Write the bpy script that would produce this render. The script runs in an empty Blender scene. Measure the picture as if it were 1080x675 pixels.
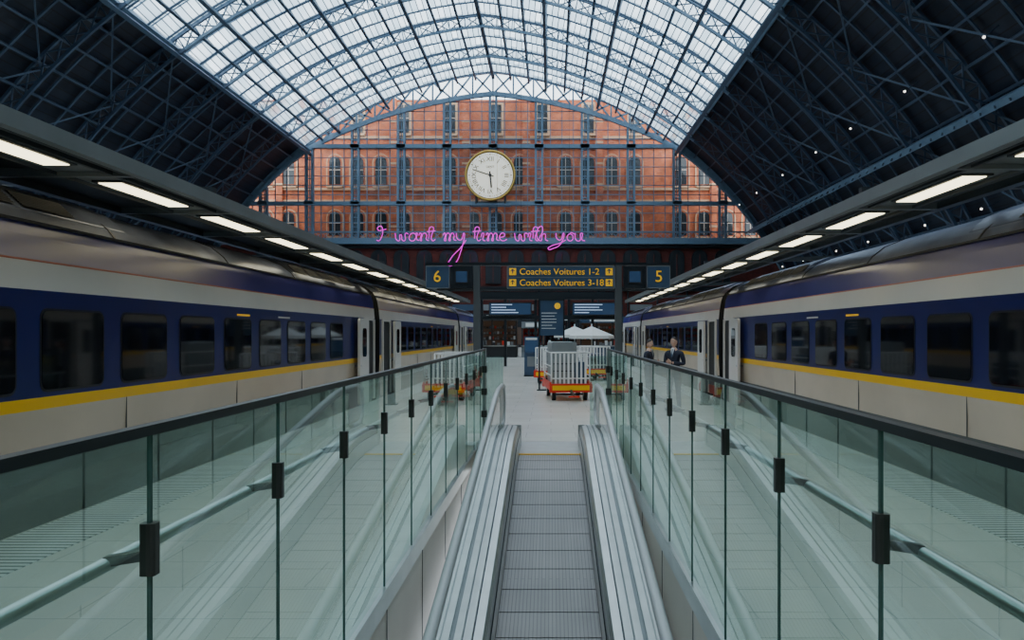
import bpy, math, random
from mathutils import Vector, Matrix
random.seed(4)
S=bpy.context.scene
COL=S.collection
H=1.85
F=780.0
VX=581.0; VY=352.0
def PX(x,y,Y):  # photo pixel at depth -> world
    return Vector(((x-VX)*Y/F, Y, H+(VY-y)*Y/F))
# ---------------------------------------------------------------- materials
def mat(name,col,rough=0.5,metal=0.0,emit=None,es=0,noise=0.0,nscale=5.0,bump=0.0,spec=None,coat=0):
    m=bpy.data.materials.new(name); m.use_nodes=True
    nt=m.node_tree; b=nt.nodes['Principled BSDF']
    b.inputs['Base Color'].default_value=(*col,1)
    b.inputs['Roughness'].default_value=rough
    b.inputs['Metallic'].default_value=metal
    if coat: b.inputs['Coat Weight'].default_value=coat
    if spec is not None: b.inputs['Specular IOR Level'].default_value=spec
    if emit:
        b.inputs['Emission Color'].default_value=(*emit,1); b.inputs['Emission Strength'].default_value=es
    if noise or bump:
        tc=nt.nodes.new('ShaderNodeTexCoord'); n=nt.nodes.new('ShaderNodeTexNoise')
        n.inputs['Scale'].default_value=nscale; n.inputs['Detail'].default_value=6
        nt.links.new(tc.outputs['Object'],n.inputs['Vector'])
        if noise:
            r=nt.nodes.new('ShaderNodeMapRange')
            r.inputs['From Min'].default_value=0.3; r.inputs['From Max'].default_value=0.7
            r.inputs['To Min'].default_value=1-noise; r.inputs['To Max'].default_value=1+noise
            nt.links.new(n.outputs['Fac'],r.inputs['Value'])
            v=nt.nodes.new('ShaderNodeVectorMath'); v.operation='SCALE'
            v.inputs[0].default_value=col
            nt.links.new(r.outputs['Result'],v.inputs['Scale'])
            nt.links.new(v.outputs['Vector'],b.inputs['Base Color'])
        if bump:
            bp=nt.nodes.new('ShaderNodeBump'); bp.inputs['Strength'].default_value=bump
            nt.links.new(n.outputs['Fac'],bp.inputs['Height']); nt.links.new(bp.outputs['Normal'],b.inputs['Normal'])
    return m
def glassmat(name,tint,f0=0.08,rough=0.02,refl=(1,1,1),maxr=0.95):
    m=bpy.data.materials.new(name); m.use_nodes=True; nt=m.node_tree
    for n in list(nt.nodes): nt.nodes.remove(n)
    N=nt.nodes.new; L=nt.links.new
    out=N('ShaderNodeOutputMaterial'); mix=N('ShaderNodeMixShader'); tr=N('ShaderNodeBsdfTransparent'); gl=N('ShaderNodeBsdfGlossy')
    tr.inputs['Color'].default_value=(*tint,1); gl.inputs['Roughness'].default_value=rough; gl.inputs['Color'].default_value=(*refl,1)
    g=N('ShaderNodeNewGeometry'); d=N('ShaderNodeVectorMath'); d.operation='DOT_PRODUCT'
    L(g.outputs['Normal'],d.inputs[0]); L(g.outputs['Incoming'],d.inputs[1])
    a=N('ShaderNodeMath'); a.operation='ABSOLUTE'; L(d.outputs['Value'],a.inputs[0])
    s=N('ShaderNodeMath'); s.operation='SUBTRACT'; s.inputs[0].default_value=1; L(a.outputs[0],s.inputs[1])
    p=N('ShaderNodeMath'); p.operation='POWER'; p.inputs[1].default_value=4; L(s.outputs[0],p.inputs[0])
    r=N('ShaderNodeMapRange'); r.inputs['To Min'].default_value=f0; r.inputs['To Max'].default_value=maxr; L(p.outputs[0],r.inputs['Value'])
    L(r.outputs['Result'],mix.inputs[0]); L(tr.outputs[0],mix.inputs[1]); L(gl.outputs[0],mix.inputs[2]); L(mix.outputs[0],out.inputs[0])
    return m
M={}
M['steel']=mat('brushed_steel',(0.46,0.47,0.46),0.28,0.9,noise=0.10,nscale=3)
M['steel2']=mat('satin_steel_deck',(0.58,0.59,0.57),0.36,0.65,noise=0.08,nscale=4)
M['darksteel']=mat('dark_steel',(0.02,0.026,0.032),0.4,0.5)
M['midsteel']=mat('channel_steel',(0.20,0.21,0.21),0.35,0.7)
M['clip']=mat('bracket_grey',(0.055,0.055,0.05),0.35,0.5)
M['rubber']=mat('handrail_rubber',(0.40,0.41,0.40),0.3)
M['black']=mat('black',(0.008,0.009,0.011),0.5)
M['cladding']=mat('void_cladding',(0.58,0.51,0.43),0.45,noise=0.06,nscale=1.5)
M['green']=mat('glass_edge_green',(0.06,0.14,0.12),0.2)
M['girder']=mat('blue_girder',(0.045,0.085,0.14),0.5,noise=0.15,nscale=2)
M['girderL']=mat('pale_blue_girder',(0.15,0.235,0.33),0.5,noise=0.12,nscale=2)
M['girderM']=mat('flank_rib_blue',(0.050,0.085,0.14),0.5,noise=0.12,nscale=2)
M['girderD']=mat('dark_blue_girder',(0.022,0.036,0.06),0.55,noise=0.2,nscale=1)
M['screenframe']=mat('gable_frame_blue',(0.12,0.20,0.285),0.5,noise=0.1)
M['stone']=mat('cream_stone',(0.55,0.34,0.21),0.8,noise=0.12)
M['wglass']=mat('dark_window_glass',(0.03,0.035,0.04),0.1)
M['wframe']=mat('white_sash',(0.50,0.42,0.36),0.6)
M['canopy']=mat('canopy_grey',(0.22,0.24,0.235),0.4,0.3,noise=0.12,nscale=1.2)
M['canopyD']=mat('canopy_dark_grey',(0.06,0.07,0.075),0.45,0.4,noise=0.2,nscale=1.5)
M['lamp']=mat('fluorescent_panel',(1,1,1),0.4,emit=(1.0,0.88,0.55),es=4.2)
M['lamps']=mat('floodlight_glow',(1,1,1),0.4,emit=(1.0,0.9,0.8),es=3)
M['neon']=mat('pink_neon',(0.7,0.0,0.6),0.4,emit=(1.0,0.0,0.80),es=1.05)
M['white']=mat('white_paint',(0.75,0.75,0.73),0.4)
M['clockface']=mat('clock_face',(0.86,0.82,0.70),0.5,emit=(1,0.93,0.75),es=0.5)
M['gold']=mat('gilt_brass',(0.50,0.32,0.08),0.3,0.8)
M['signblue']=mat('sign_slate_blue',(0.035,0.07,0.125),0.35)
M['signyellow']=mat('sign_yellow',(0.95,0.52,0.0),0.5,emit=(1,0.5,0.0),es=0.25)
M['screen']=mat('display_screen',(0.02,0.035,0.06),0.2,emit=(0.05,0.13,0.30),es=0.2)
M['screentext']=mat('display_text',(0.6,0.7,0.9),0.2,emit=(0.6,0.75,1),es=0.4)
M['post']=mat('gantry_post_grey',(0.085,0.095,0.10),0.45,0.3)
M['orange']=mat('orange_red_paint',(0.70,0.030,0.008),0.4)
M['yellow']=mat('yellow_paint',(0.90,0.50,0.0),0.4)
M['grey']=mat('mid_grey_paint',(0.16,0.175,0.185),0.5)
M['lgrey']=mat('light_grey_case',(0.28,0.30,0.30),0.5)
M['tblue']=mat('train_blue',(0.007,0.013,0.105),0.28,noise=0.12,nscale=0.6,spec=0.35)
M['tblue2']=mat('train_cantrail_blue',(0.045,0.045,0.19),0.3,noise=0.12,nscale=0.6)
M['tcream']=mat('train_cream',(0.70,0.66,0.60),0.28,noise=0.06,nscale=0.8,coat=0.2)
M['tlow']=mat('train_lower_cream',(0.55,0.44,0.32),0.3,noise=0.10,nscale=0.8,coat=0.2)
M['tskirt']=mat('train_skirt_shade_and_seams',(0.08,0.085,0.08),0.45,noise=0.2,nscale=1.5)  # shadow on the cream lower body painted in as grey; also colours seams
M['tyellow']=mat('train_yellow',(0.92,0.50,0.0),0.3)
M['torange']=mat('train_orange_line',(0.42,0.12,0.07),0.35)
M['troof']=mat('train_roof_silver',(0.13,0.15,0.22),0.34,0.4,noise=0.3,nscale=2.5,bump=0.03)
M['tgrey']=mat('train_louver_grey',(0.02,0.022,0.026),0.5,noise=0.3,nscale=20)
M['twin']=mat('train_window_glass',(0.006,0.007,0.010),0.05,spec=0.35)
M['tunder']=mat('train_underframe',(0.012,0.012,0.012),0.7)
M['ballast']=mat('track_ballast',(0.06,0.058,0.055),0.9,noise=0.4,nscale=30,bump=0.5)
M['skin']=mat('skin',(0.55,0.33,0.24),0.5)
M['hair']=mat('dark_hair',(0.03,0.02,0.015),0.6)
M['suit']=mat('navy_suit',(0.012,0.016,0.035),0.75)
M['trous']=mat('navy_trousers',(0.010,0.013,0.028),0.75)
M['shoe']=mat('black_shoes',(0.01,0.01,0.01),0.3)
M['shirt']=mat('white_shirt',(0.75,0.75,0.75),0.7)
M['parasol']=mat('parasol_canvas',(0.62,0.62,0.60),0.8)
M['shopwarm']=mat('shop_interior_glow',(0.05,0.032,0.026),0.5,emit=(1,0.55,0.25),es=0.02)
M['glass']=glassmat('balustrade_glass',(0.62,0.80,0.74),0.18,0.012,(0.90,1.0,0.96))
M['gableglass']=glassmat('gable_glass',(0.92,0.94,0.95),0.02,0.05)
M['handglass']=glassmat('walkway_glass',(0.8,0.86,0.84),0.10,0.05)

def brickmat(name,c1,c2,mort,scale,vec='xz',bump=0.2,bw=0.5,rh=0.25,ms=0.02,rough=0.8,big=0.25):
    m=bpy.data.materials.new(name); m.use_nodes=True; nt=m.node_tree; b=nt.nodes['Principled BSDF']
    N=nt.nodes.new; L=nt.links.new
    tc=N('ShaderNodeTexCoord'); sp=N('ShaderNodeSeparateXYZ'); cb=N('ShaderNodeCombineXYZ'); L(tc.outputs['Object'],sp.inputs[0])
    ax={'x':0,'y':1,'z':2}
    L(sp.outputs[ax[vec[0]]],cb.inputs[0]); L(sp.outputs[ax[vec[1]]],cb.inputs[1])
    br=N('ShaderNodeTexBrick'); br.inputs['Scale'].default_value=scale
    br.inputs['Color1'].default_value=(*c1,1); br.inputs['Color2'].default_value=(*c2,1); br.inputs['Mortar'].default_value=(*mort,1)
    br.inputs['Mortar Size'].default_value=ms; br.inputs['Brick Width'].default_value=bw; br.inputs['Row Height'].default_value=rh
    L(cb.outputs[0],br.inputs['Vector'])
    n=N('ShaderNodeTexNoise'); n.inputs['Scale'].default_value=0.6; n.inputs['Detail'].default_value=8; L(tc.outputs['Object'],n.inputs['Vector'])
    r=N('ShaderNodeMapRange'); r.inputs['From Min'].default_value=.3; r.inputs['From Max'].default_value=.7; r.inputs['To Min'].default_value=1-big; r.inputs['To Max'].default_value=1+big
    L(n.outputs['Fac'],r.inputs['Value'])
    v=N('ShaderNodeVectorMath'); v.operation='SCALE'; L(br.outputs['Color'],v.inputs[0]); L(r.outputs['Result'],v.inputs['Scale'])
    L(v.outputs[0],b.inputs['Base Color']); b.inputs['Roughness'].default_value=rough
    if bump:
        bp=N('ShaderNodeBump'); bp.inputs['Strength'].default_value=bump; bp.invert=True; L(br.outputs['Fac'],bp.inputs['Height']); L(bp.outputs['Normal'],b.inputs['Normal'])
    return m
M['brick']=brickmat('orange_brick',(0.54,0.135,0.048),(0.38,0.082,0.032),(0.38,0.16,0.09),1.2,big=.35)
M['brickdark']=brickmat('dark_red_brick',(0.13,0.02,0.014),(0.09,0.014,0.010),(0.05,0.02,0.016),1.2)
M['tiles']=brickmat('platform_paving',(0.64,0.61,0.55),(0.60,0.57,0.51),(0.42,0.41,0.38),1.0,'xy',0.03,0.9,0.6,0.006,0.22,0.06)
M['tactile']=brickmat('tactile_strip',(0.60,0.60,0.56),(0.55,0.55,0.52),(0.10,0.11,0.11),1.0,'xy',0.3,2.0,0.085,0.018,0.5,0.06)
M['pallet']=brickmat('walkway_pallet_grooves',(0.25,0.225,0.21),(0.22,0.195,0.185),(0.145,0.13,0.12),1.0,'yx',0.10,3.0,0.035,0.004,0.42,0.18)
def boards():
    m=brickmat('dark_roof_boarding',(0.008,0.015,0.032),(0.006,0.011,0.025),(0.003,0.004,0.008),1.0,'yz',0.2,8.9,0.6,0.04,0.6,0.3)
    return m
M['boards']=boards()
def skymat():
    m=bpy.data.materials.new('skylight_glazing'); m.use_nodes=True; nt=m.node_tree
    for n in list(nt.nodes): nt.nodes.remove(n)
    N=nt.nodes.new; L=nt.links.new
    out=N('ShaderNodeOutputMaterial'); mix=N('ShaderNodeMixShader'); tr=N('ShaderNodeBsdfTransparent'); df=N('ShaderNodeBsdfTranslucent')
    df2=N('ShaderNodeBsdfDiffuse'); mx2=N('ShaderNodeMixShader')
    uv=N('ShaderNodeUVMap'); br=N('ShaderNodeTexBrick'); br.offset=0.0
    br.inputs['Scale'].default_value=1; br.inputs['Brick Width'].default_value=0.62; br.inputs['Row Height'].default_value=1.48; br.inputs['Mortar Size'].default_value=0.045
    br.inputs['Color1'].default_value=(0,0,0,1);br.inputs['Color2'].default_value=(0.9,0.9,0.9,1);br.inputs['Mortar'].default_value=(0,0,0,1)
    L(uv.outputs[0],br.inputs['Vector'])
    n=N('ShaderNodeTexNoise'); n.inputs['Scale'].default_value=0.35; n.inputs['Detail'].default_value=6; L(uv.outputs[0],n.inputs['Vector'])
    a=N('ShaderNodeMath'); a.operation='ADD'; L(br.outputs['Color'],a.inputs[0])
    r=N('ShaderNodeMapRange'); r.inputs['From Min'].default_value=.35; r.inputs['From Max'].default_value=.65; r.inputs['To Min'].default_value=0.0; r.inputs['To Max'].default_value=0.6
    L(n.outputs['Fac'],r.inputs['Value']); L(r.outputs['Result'],a.inputs[1])
    b=N('ShaderNodeMath'); b.operation='ADD'; b.use_clamp=True; L(a.outputs[0],b.inputs[0]); b.inputs[1].default_value=0.05
    L(b.outputs[0],mix.inputs[0])
    tr.inputs['Color'].default_value=(0.93,0.97,1,1)
    df.inputs['Color'].default_value=(0.50,0.60,0.68,1); df2.inputs['Color'].default_value=(0.10,0.15,0.20,1)
    L(tr.outputs[0],mix.inputs[1]); L(df.outputs[0],mix.inputs[2])
    L(br.outputs['Fac'],mx2.inputs[0]); L(mix.outputs[0],mx2.inputs[1]); L(df2.outputs[0],mx2.inputs[2])
    L(mx2.outputs[0],out.inputs[0])
    return m
M['sky']=skymat()

# ---------------------------------------------------------------- mesh builder
class MB:
    def __init__(s): s.v=[]; s.f=[]; s.m=[]; s.mats=[]; s.smooth=[]
    def mi(s,k):
        if k not in s.mats: s.mats.append(k)
        return s.mats.index(k)
    def face(s,idx,k,sm=False): s.f.append(idx); s.m.append(s.mi(k)); s.smooth.append(sm)
    def add(s,vs,fs,k,sm=False):
        o=len(s.v); s.v.extend([tuple(v) for v in vs])
        for f in fs: s.face([o+i for i in f],k,sm)
    def box(s,x0,x1,y0,y1,z0,z1,k):
        if x0>x1:x0,x1=x1,x0
        s.add([(x0,y0,z0),(x1,y0,z0),(x1,y1,z0),(x0,y1,z0),(x0,y0,z1),(x1,y0,z1),(x1,y1,z1),(x0,y1,z1)],
              [(0,3,2,1),(4,5,6,7),(0,1,5,4),(1,2,6,5),(2,3,7,6),(3,0,4,7)],k)
    def beam(s,p,q,w,h,k,up=(0,0,1)):
        p=Vector(p);q=Vector(q);d=(q-p)
        if d.length<1e-6:return
        d.normalize(); u=Vector(up)
        if abs(d.dot(u))>0.98:u=Vector((0,1,0)) if abs(d.y)<.9 else Vector((1,0,0))
        r=d.cross(u).normalized(); u=r.cross(d).normalized()
        vs=[]
        for c in (p,q):
            for a,b in ((-1,-1),(1,-1),(1,1),(-1,1)): vs.append(c+r*a*w/2+u*b*h/2)
        s.add(vs,[(0,1,2,3),(7,6,5,4),(0,4,5,1),(1,5,6,2),(2,6,7,3),(3,7,4,0)],k)
    def tube(s,pts,r,k,n=8,cap=True,closed=False):
        pts=[Vector(p) for p in pts]; o=len(s.v)
        prev=None
        for i,p in enumerate(pts):
            if i==0:d=pts[1]-p
            elif i==len(pts)-1:d=p-pts[i-1]
            else:d=pts[i+1]-pts[i-1]
            d.normalize()
            if prev is None:
                u=Vector((0,0,1)) if abs(d.z)<.9 else Vector((1,0,0))
            else:u=prev
            a=d.cross(u).normalized(); u=a.cross(d).normalized(); prev=u
            rr=r[i] if isinstance(r,(list,tuple)) else r
            for j in range(n):
                t=2*math.pi*j/n; s.v.append(tuple(p+a*math.cos(t)*rr+u*math.sin(t)*rr))
        for i in range(len(pts)-1):
            for j in range(n):
                s.face([o+i*n+j,o+i*n+(j+1)%n,o+(i+1)*n+(j+1)%n,o+(i+1)*n+j],k,True)
        if cap:
            s.face([o+j for j in range(n)][::-1],k); s.face([o+(len(pts)-1)*n+j for j in range(n)],k)
    def prism(s,poly,axis,a,b,k):
        def mk(p,t):
            if axis=='y':return (p[0],t,p[1])
            if axis=='x':return (t,p[0],p[1])
            return (p[0],p[1],t)
        n=len(poly); vs=[mk(p,a) for p in poly]+[mk(p,b) for p in poly]
        fs=[tuple(range(n)),tuple(range(2*n-1,n-1,-1))]+[(i,i+n,(i+1)%n+n,(i+1)%n) for i in range(n)]
        s.add(vs,fs,k)
    def sphere(s,c,r,k,seg=12,ring=8):
        c=Vector(c); rx,ry,rz=(r,r,r) if not isinstance(r,(tuple,list)) else r
        vs=[];fs=[]
        for i in range(ring+1):
            t=math.pi*i/ring
            for j in range(seg):
                p=2*math.pi*j/seg; vs.append((c.x+rx*math.sin(t)*math.cos(p),c.y+ry*math.sin(t)*math.sin(p),c.z+rz*math.cos(t)))
        for i in range(ring):
            for j in range(seg): fs.append((i*seg+j,(i+1)*seg+j,(i+1)*seg+(j+1)%seg,i*seg+(j+1)%seg))
        s.add(vs,fs,k,True)
    def obj(s,name,parent=None,loc=None):
        me=bpy.data.meshes.new(name); me.from_pydata(s.v,[],s.f)
        for k in s.mats: me.materials.append(M[k])
        me.polygons.foreach_set('material_index',s.m); me.polygons.foreach_set('use_smooth',s.smooth)
        me.update()
        o=bpy.data.objects.new(name,me); COL.objects.link(o)
        if parent:o.parent=parent
        if loc:o.location=loc
        return o
def empty(name,loc=(0,0,0)):
    e=bpy.data.objects.new(name,None); e.location=loc; e.empty_display_size=.2; COL.objects.link(e); return e
def text(body,size,k,parent,loc,rot=(math.pi/2,0,0),align='CENTER',name='lettering',ext=0.004):
    c=bpy.data.curves.new(name,'FONT'); c.body=body; c.size=size; c.align_x=align; c.align_y='CENTER'; c.extrude=ext
    c.materials.append(M[k]); o=bpy.data.objects.new(name,c); COL.objects.link(o); o.parent=parent; o.location=loc; o.rotation_euler=rot
    return o
def rrect(cx,cy,w,h,r,n=4):
    pts=[]
    for qx,qy,a0 in ((1,1,0),(-1,1,90),(-1,-1,180),(1,-1,270)):
        for i in range(n+1):
            a=math.radians(a0+90*i/n); pts.append((cx+qx*(w/2-r)+r*math.cos(a),cy+qy*(h/2-r)+r*math.sin(a)))
    return pts
# ---------------------------------------------------------------- constants
XL=-1.2; XR=1.04; YT=11.3; Y0=0.6; SL=0.187
TL=-5.05; TR=4.95   # train faces
CX=-7.8; YG=100.0; YB=-20
# ---------------------------------------------------------------- floor
b=MB()
PLX=TL+0.12; PRX=TR-0.12
b.box(PLX,XL-0.04,YB,YG,-0.4,0,'tiles'); b.box(XR+0.04,PRX,YB,YG,-0.4,0,'tiles')
b.box(XL-0.04,XR+0.04,YT+0.9,YG,-0.4,0,'tiles'); b.box(XL-0.04,XR+0.04,YB,Y0,-0.4,0,'tiles')
b.box(-51,-8.4,YB,YG,-0.4,0,'tiles'); b.box(8.3,36,YB,YG,-0.4,0,'tiles')
b.box(-51,PLX,YB,YG,-1.3,-1.1,'ballast'); b.box(PRX,36,YB,YG,-1.3,-1.1,'ballast')
b.box(PLX,PLX+.05,YB,YG,-1.1,-0.4,'brickdark'); b.box(PRX-.05,PRX,YB,YG,-1.1,-0.4,'brickdark')
b.box(-9,PLX,52,YG,-0.4,0,'tiles'); b.box(PRX,9,52,YG,-0.4,0,'tiles')
b.obj('floor')
b=MB()
b.box(PLX+.05,PLX+.75,YB+.5,50,0,0.006,'tactile')
b.obj('platform_edge_marking')
b=MB()
b.box(PRX-.75,PRX-.05,YB+.5,50,0,0.006,'tactile')
b.obj('platform_edge_marking')
# void shaft
b=MB()
b.box(XL-0.2,XL,-12,YT+.9,-5,-0.02,'cladding'); b.box(XR,XR+.2,-12,YT+.9,-5,-0.02,'cladding')
for y in [i*1.5-0.6 for i in range(0,9)]:
    b.box(XL,XL+.004,y,y+.012,-5,-0.06,'darksteel'); b.box(XR-.004,XR,y,y+.012,-5,-0.06,'darksteel')
b.box(XL,XL+.03,Y0,YT+.9,-0.12,0.0,'steel'); b.box(XR-.03,XR,Y0,YT+.9,-0.12,0.0,'steel')
b.box(XL,XR,-12,YT+.9,-5.2,-5,'cladding')
b.obj('wall_walkway_shaft')
# ---------------------------------------------------------------- moving walkway
mw=empty('moving_walkway',(-0.02,0,0))
def wz(y):  # tread height
    if y>YT: return 0.0
    if y>YT-0.8:
        t=(YT-y)/0.8; return -SL*0.8*t*t*0.5
    return -SL*(YT-0.4-y)
b=MB(); y=YT
ys=[]
while y>-10: ys.append(y); y-=0.40
for i in range(len(ys)-1):
    y1=ys[i]-0.008; y0=ys[i+1]+0.008
    z1=wz(y1);z0=wz(y0)
    b.add([(-.465,y0,z0),(.465,y0,z0),(.465,y1,z1),(-.465,y1,z1),(-.465,y0,z0-.08),(.465,y0,z0-.08),(.465,y1,z1-.08),(-.465,y1,z1-.08)],
      [(0,1,2,3),(4,7,6,5),(0,4,5,1),(3,2,6,7)],'pallet')
b.obj('pallets',mw)
b=MB()
YY=[YT+.9-i*0.3 for i in range(int((YT+11)/0.3))]
HX=.775
def sweep(prof,k,sgn,ylist=YY,zf=wz):
    n=len(prof);o=len(b.v)
    for y in ylist:
        for (x,z) in prof: b.v.append((sgn*x,y,zf(y)+z))
    for i in range(len(ylist)-1):
        for j in range(n-1):
            b.face([o+i*n+j,o+i*n+j+1,o+(i+1)*n+j+1,o+(i+1)*n+j],k)
for sg in (-1,1):
    sweep([(.47,-.1),(.472,.0)],'darksteel',sg)
    sweep([(.472,.0),(.475,.22)],'steel',sg)
    sweep([(.475,.22),(.48,.225),(.485,.22)],'darksteel',sg)
    sweep([(.485,.22),(.50,.30),(.53,.33)],'steel',sg)
    sweep([(.53,.33),(.60,.345)],'steel2',sg)
    sweep([(.60,.345),(.603,.33),(.610,.33)],'darksteel',sg)
    sweep([(.610,.33),(.615,.35),(.68,.352)],'steel2',sg)
    sweep([(.68,.352),(.683,.342),(.690,.342)],'midsteel',sg)
    sweep([(.690,.342),(.695,.355),(.755,.357)],'steel2',sg)
    sweep([(.755,.357),(.758,.345),(.790,.345)],'midsteel',sg)
    sweep([(.790,.345),(.795,.355),(.90,.34),(.96,.30),(.96,-.5)],'steel2',sg)
    for (xa,xb,kk,rr) in ((.47,.60,'steel',.17),(.60,.96,'steel2',.17)):
        poly=[(YT+.9+rr*math.sin(math.pi*i/8),.175+rr*math.cos(math.pi*i/8)) for i in range(9)]
        b.prism(poly,'x',sg*xa,sg*xb,kk)
    b.box(sg*.47,sg*.96,YT+.7,YT+.95,-.02,.05,'steel')
b.box(-.47,.47,YT,YT+.06,-.02,.012,'yellow'); b.box(-.47,.47,YT+.06,YT+1.3,-.02,.014,'steel2')
b.box(-1.15,-.47,YT+.9,YT+1.3,-.02,.014,'steel2'); b.box(.47,1.0,YT+.9,YT+1.3,-.02,.014,'steel2')
b.obj('skirt_and_decking',mw)
b=MB()
RH=1.0
hy=YT+0.75
for sg in (-1,1):
    x=sg*HX
    path=[]
    for i in range(int((hy+10)/.4)): path.append((x,-10+i*.4,wz(-10+i*.4)+RH))
    yc=hy; zc=RH-.31
    for i in range(0,11):
        a=math.pi/2-math.pi*i/10; path.append((x,yc+.31*math.cos(a),zc+.31*math.sin(a)))
    path.append((x,yc-.35,zc-.31))
    b.tube(path,0.042,'rubber',10)
    p2=[(p[0],p[1],p[2]-.055) for p in path[:-12]]
    b.tube(p2,0.032,'steel',8)
    poly=[(yc+.28*math.cos(math.pi/2-math.pi*i/10),zc+.28*math.sin(math.pi/2-math.pi*i/10)) for i in range(11)]
    b.prism([(hy-.5,zc+.28)]+poly+[(hy-.5,zc-.28)],'x',x-.006,x+.006,'steel2')
b.obj('handrails',mw)
b=MB()
for sg in (-1,1):
    x=sg*HX
    for i in range(len(YY)-1):
        y1=YY[i];y0=YY[i+1]
        if y1>hy-.4: continue
        b.add([(x,y0,wz(y0)+.33),(x,y1,wz(y1)+.33),(x,y1,wz(y1)+RH-.05),(x,y0,wz(y0)+RH-.05)],[(0,1,2,3)],'handglass')
b.obj('balustrade_panels',mw)
# ---------------------------------------------------------------- glass balustrades
RT=1.565
YE=13.3
def balustrade(X,out,first,step,name):
    e=empty(name,(X,0,0)); g=MB(); s=MB()
    edges=[]; y=first
    while y>-1.5: y-=step
    y+=step
    while y<YE-.3: edges.append(y); y+=step
    edges.append(YE)
    for i in range(len(edges)-1):
        a=edges[i]+.004;c=edges[i+1]-.004
        g.add([(0,a,0.0),(0,c,0.0),(0,c,RT-.01),(0,a,RT-.01)],[(0,1,2,3)],'glass')
        for yy in (a,c):
            s.box(-.006,.006,yy-.001,yy+.001,0.0,RT-.01,'green')
        y=edges[i]
        zz=1.13
        s.prism(rrect(0,y,.046,.045,.010,2),'z',zz,zz+.155,'clip')
        s.beam((0,y,zz+.06),(out*.13,y,zz+.04),.03,.03,'clip')
    yb=edges[0]
    s.tube([(out*.13,yb,1.16),(out*.13,YE,1.16)],.022,'steel',10)
    s.box(-.02,.02,yb,YE+.02,RT-.015,RT+.015,'darksteel')
    s.box(-.03,.03,yb,YE,-.0,.03,'steel')
    s.box(-.035,.035,YE,YE+.07,0,RT+.02,'steel')
    for zz in (.35,.75,1.15): s.box(-.05,.05,YE-.03,YE+.1,zz,zz+.12,'clip')
    ri=-out
    g.add([(ri*.03,YE+.035,0.05),(ri*.34,YE+.035,0.05),(ri*.34,YE+.035,1.45),(ri*.03,YE+.035,1.45)],[(0,1,2,3)],'glass')
    g.obj('glass_panes',e); s.obj('rails_and_clips',e)
    return e
balustrade(XL,-1,1.2*780/423,1.2*780*.00111,'glass_balustrade')
balustrade(XR,1,1.04*780/348,1.04*780*.00128,'glass_balustrade')
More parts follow.
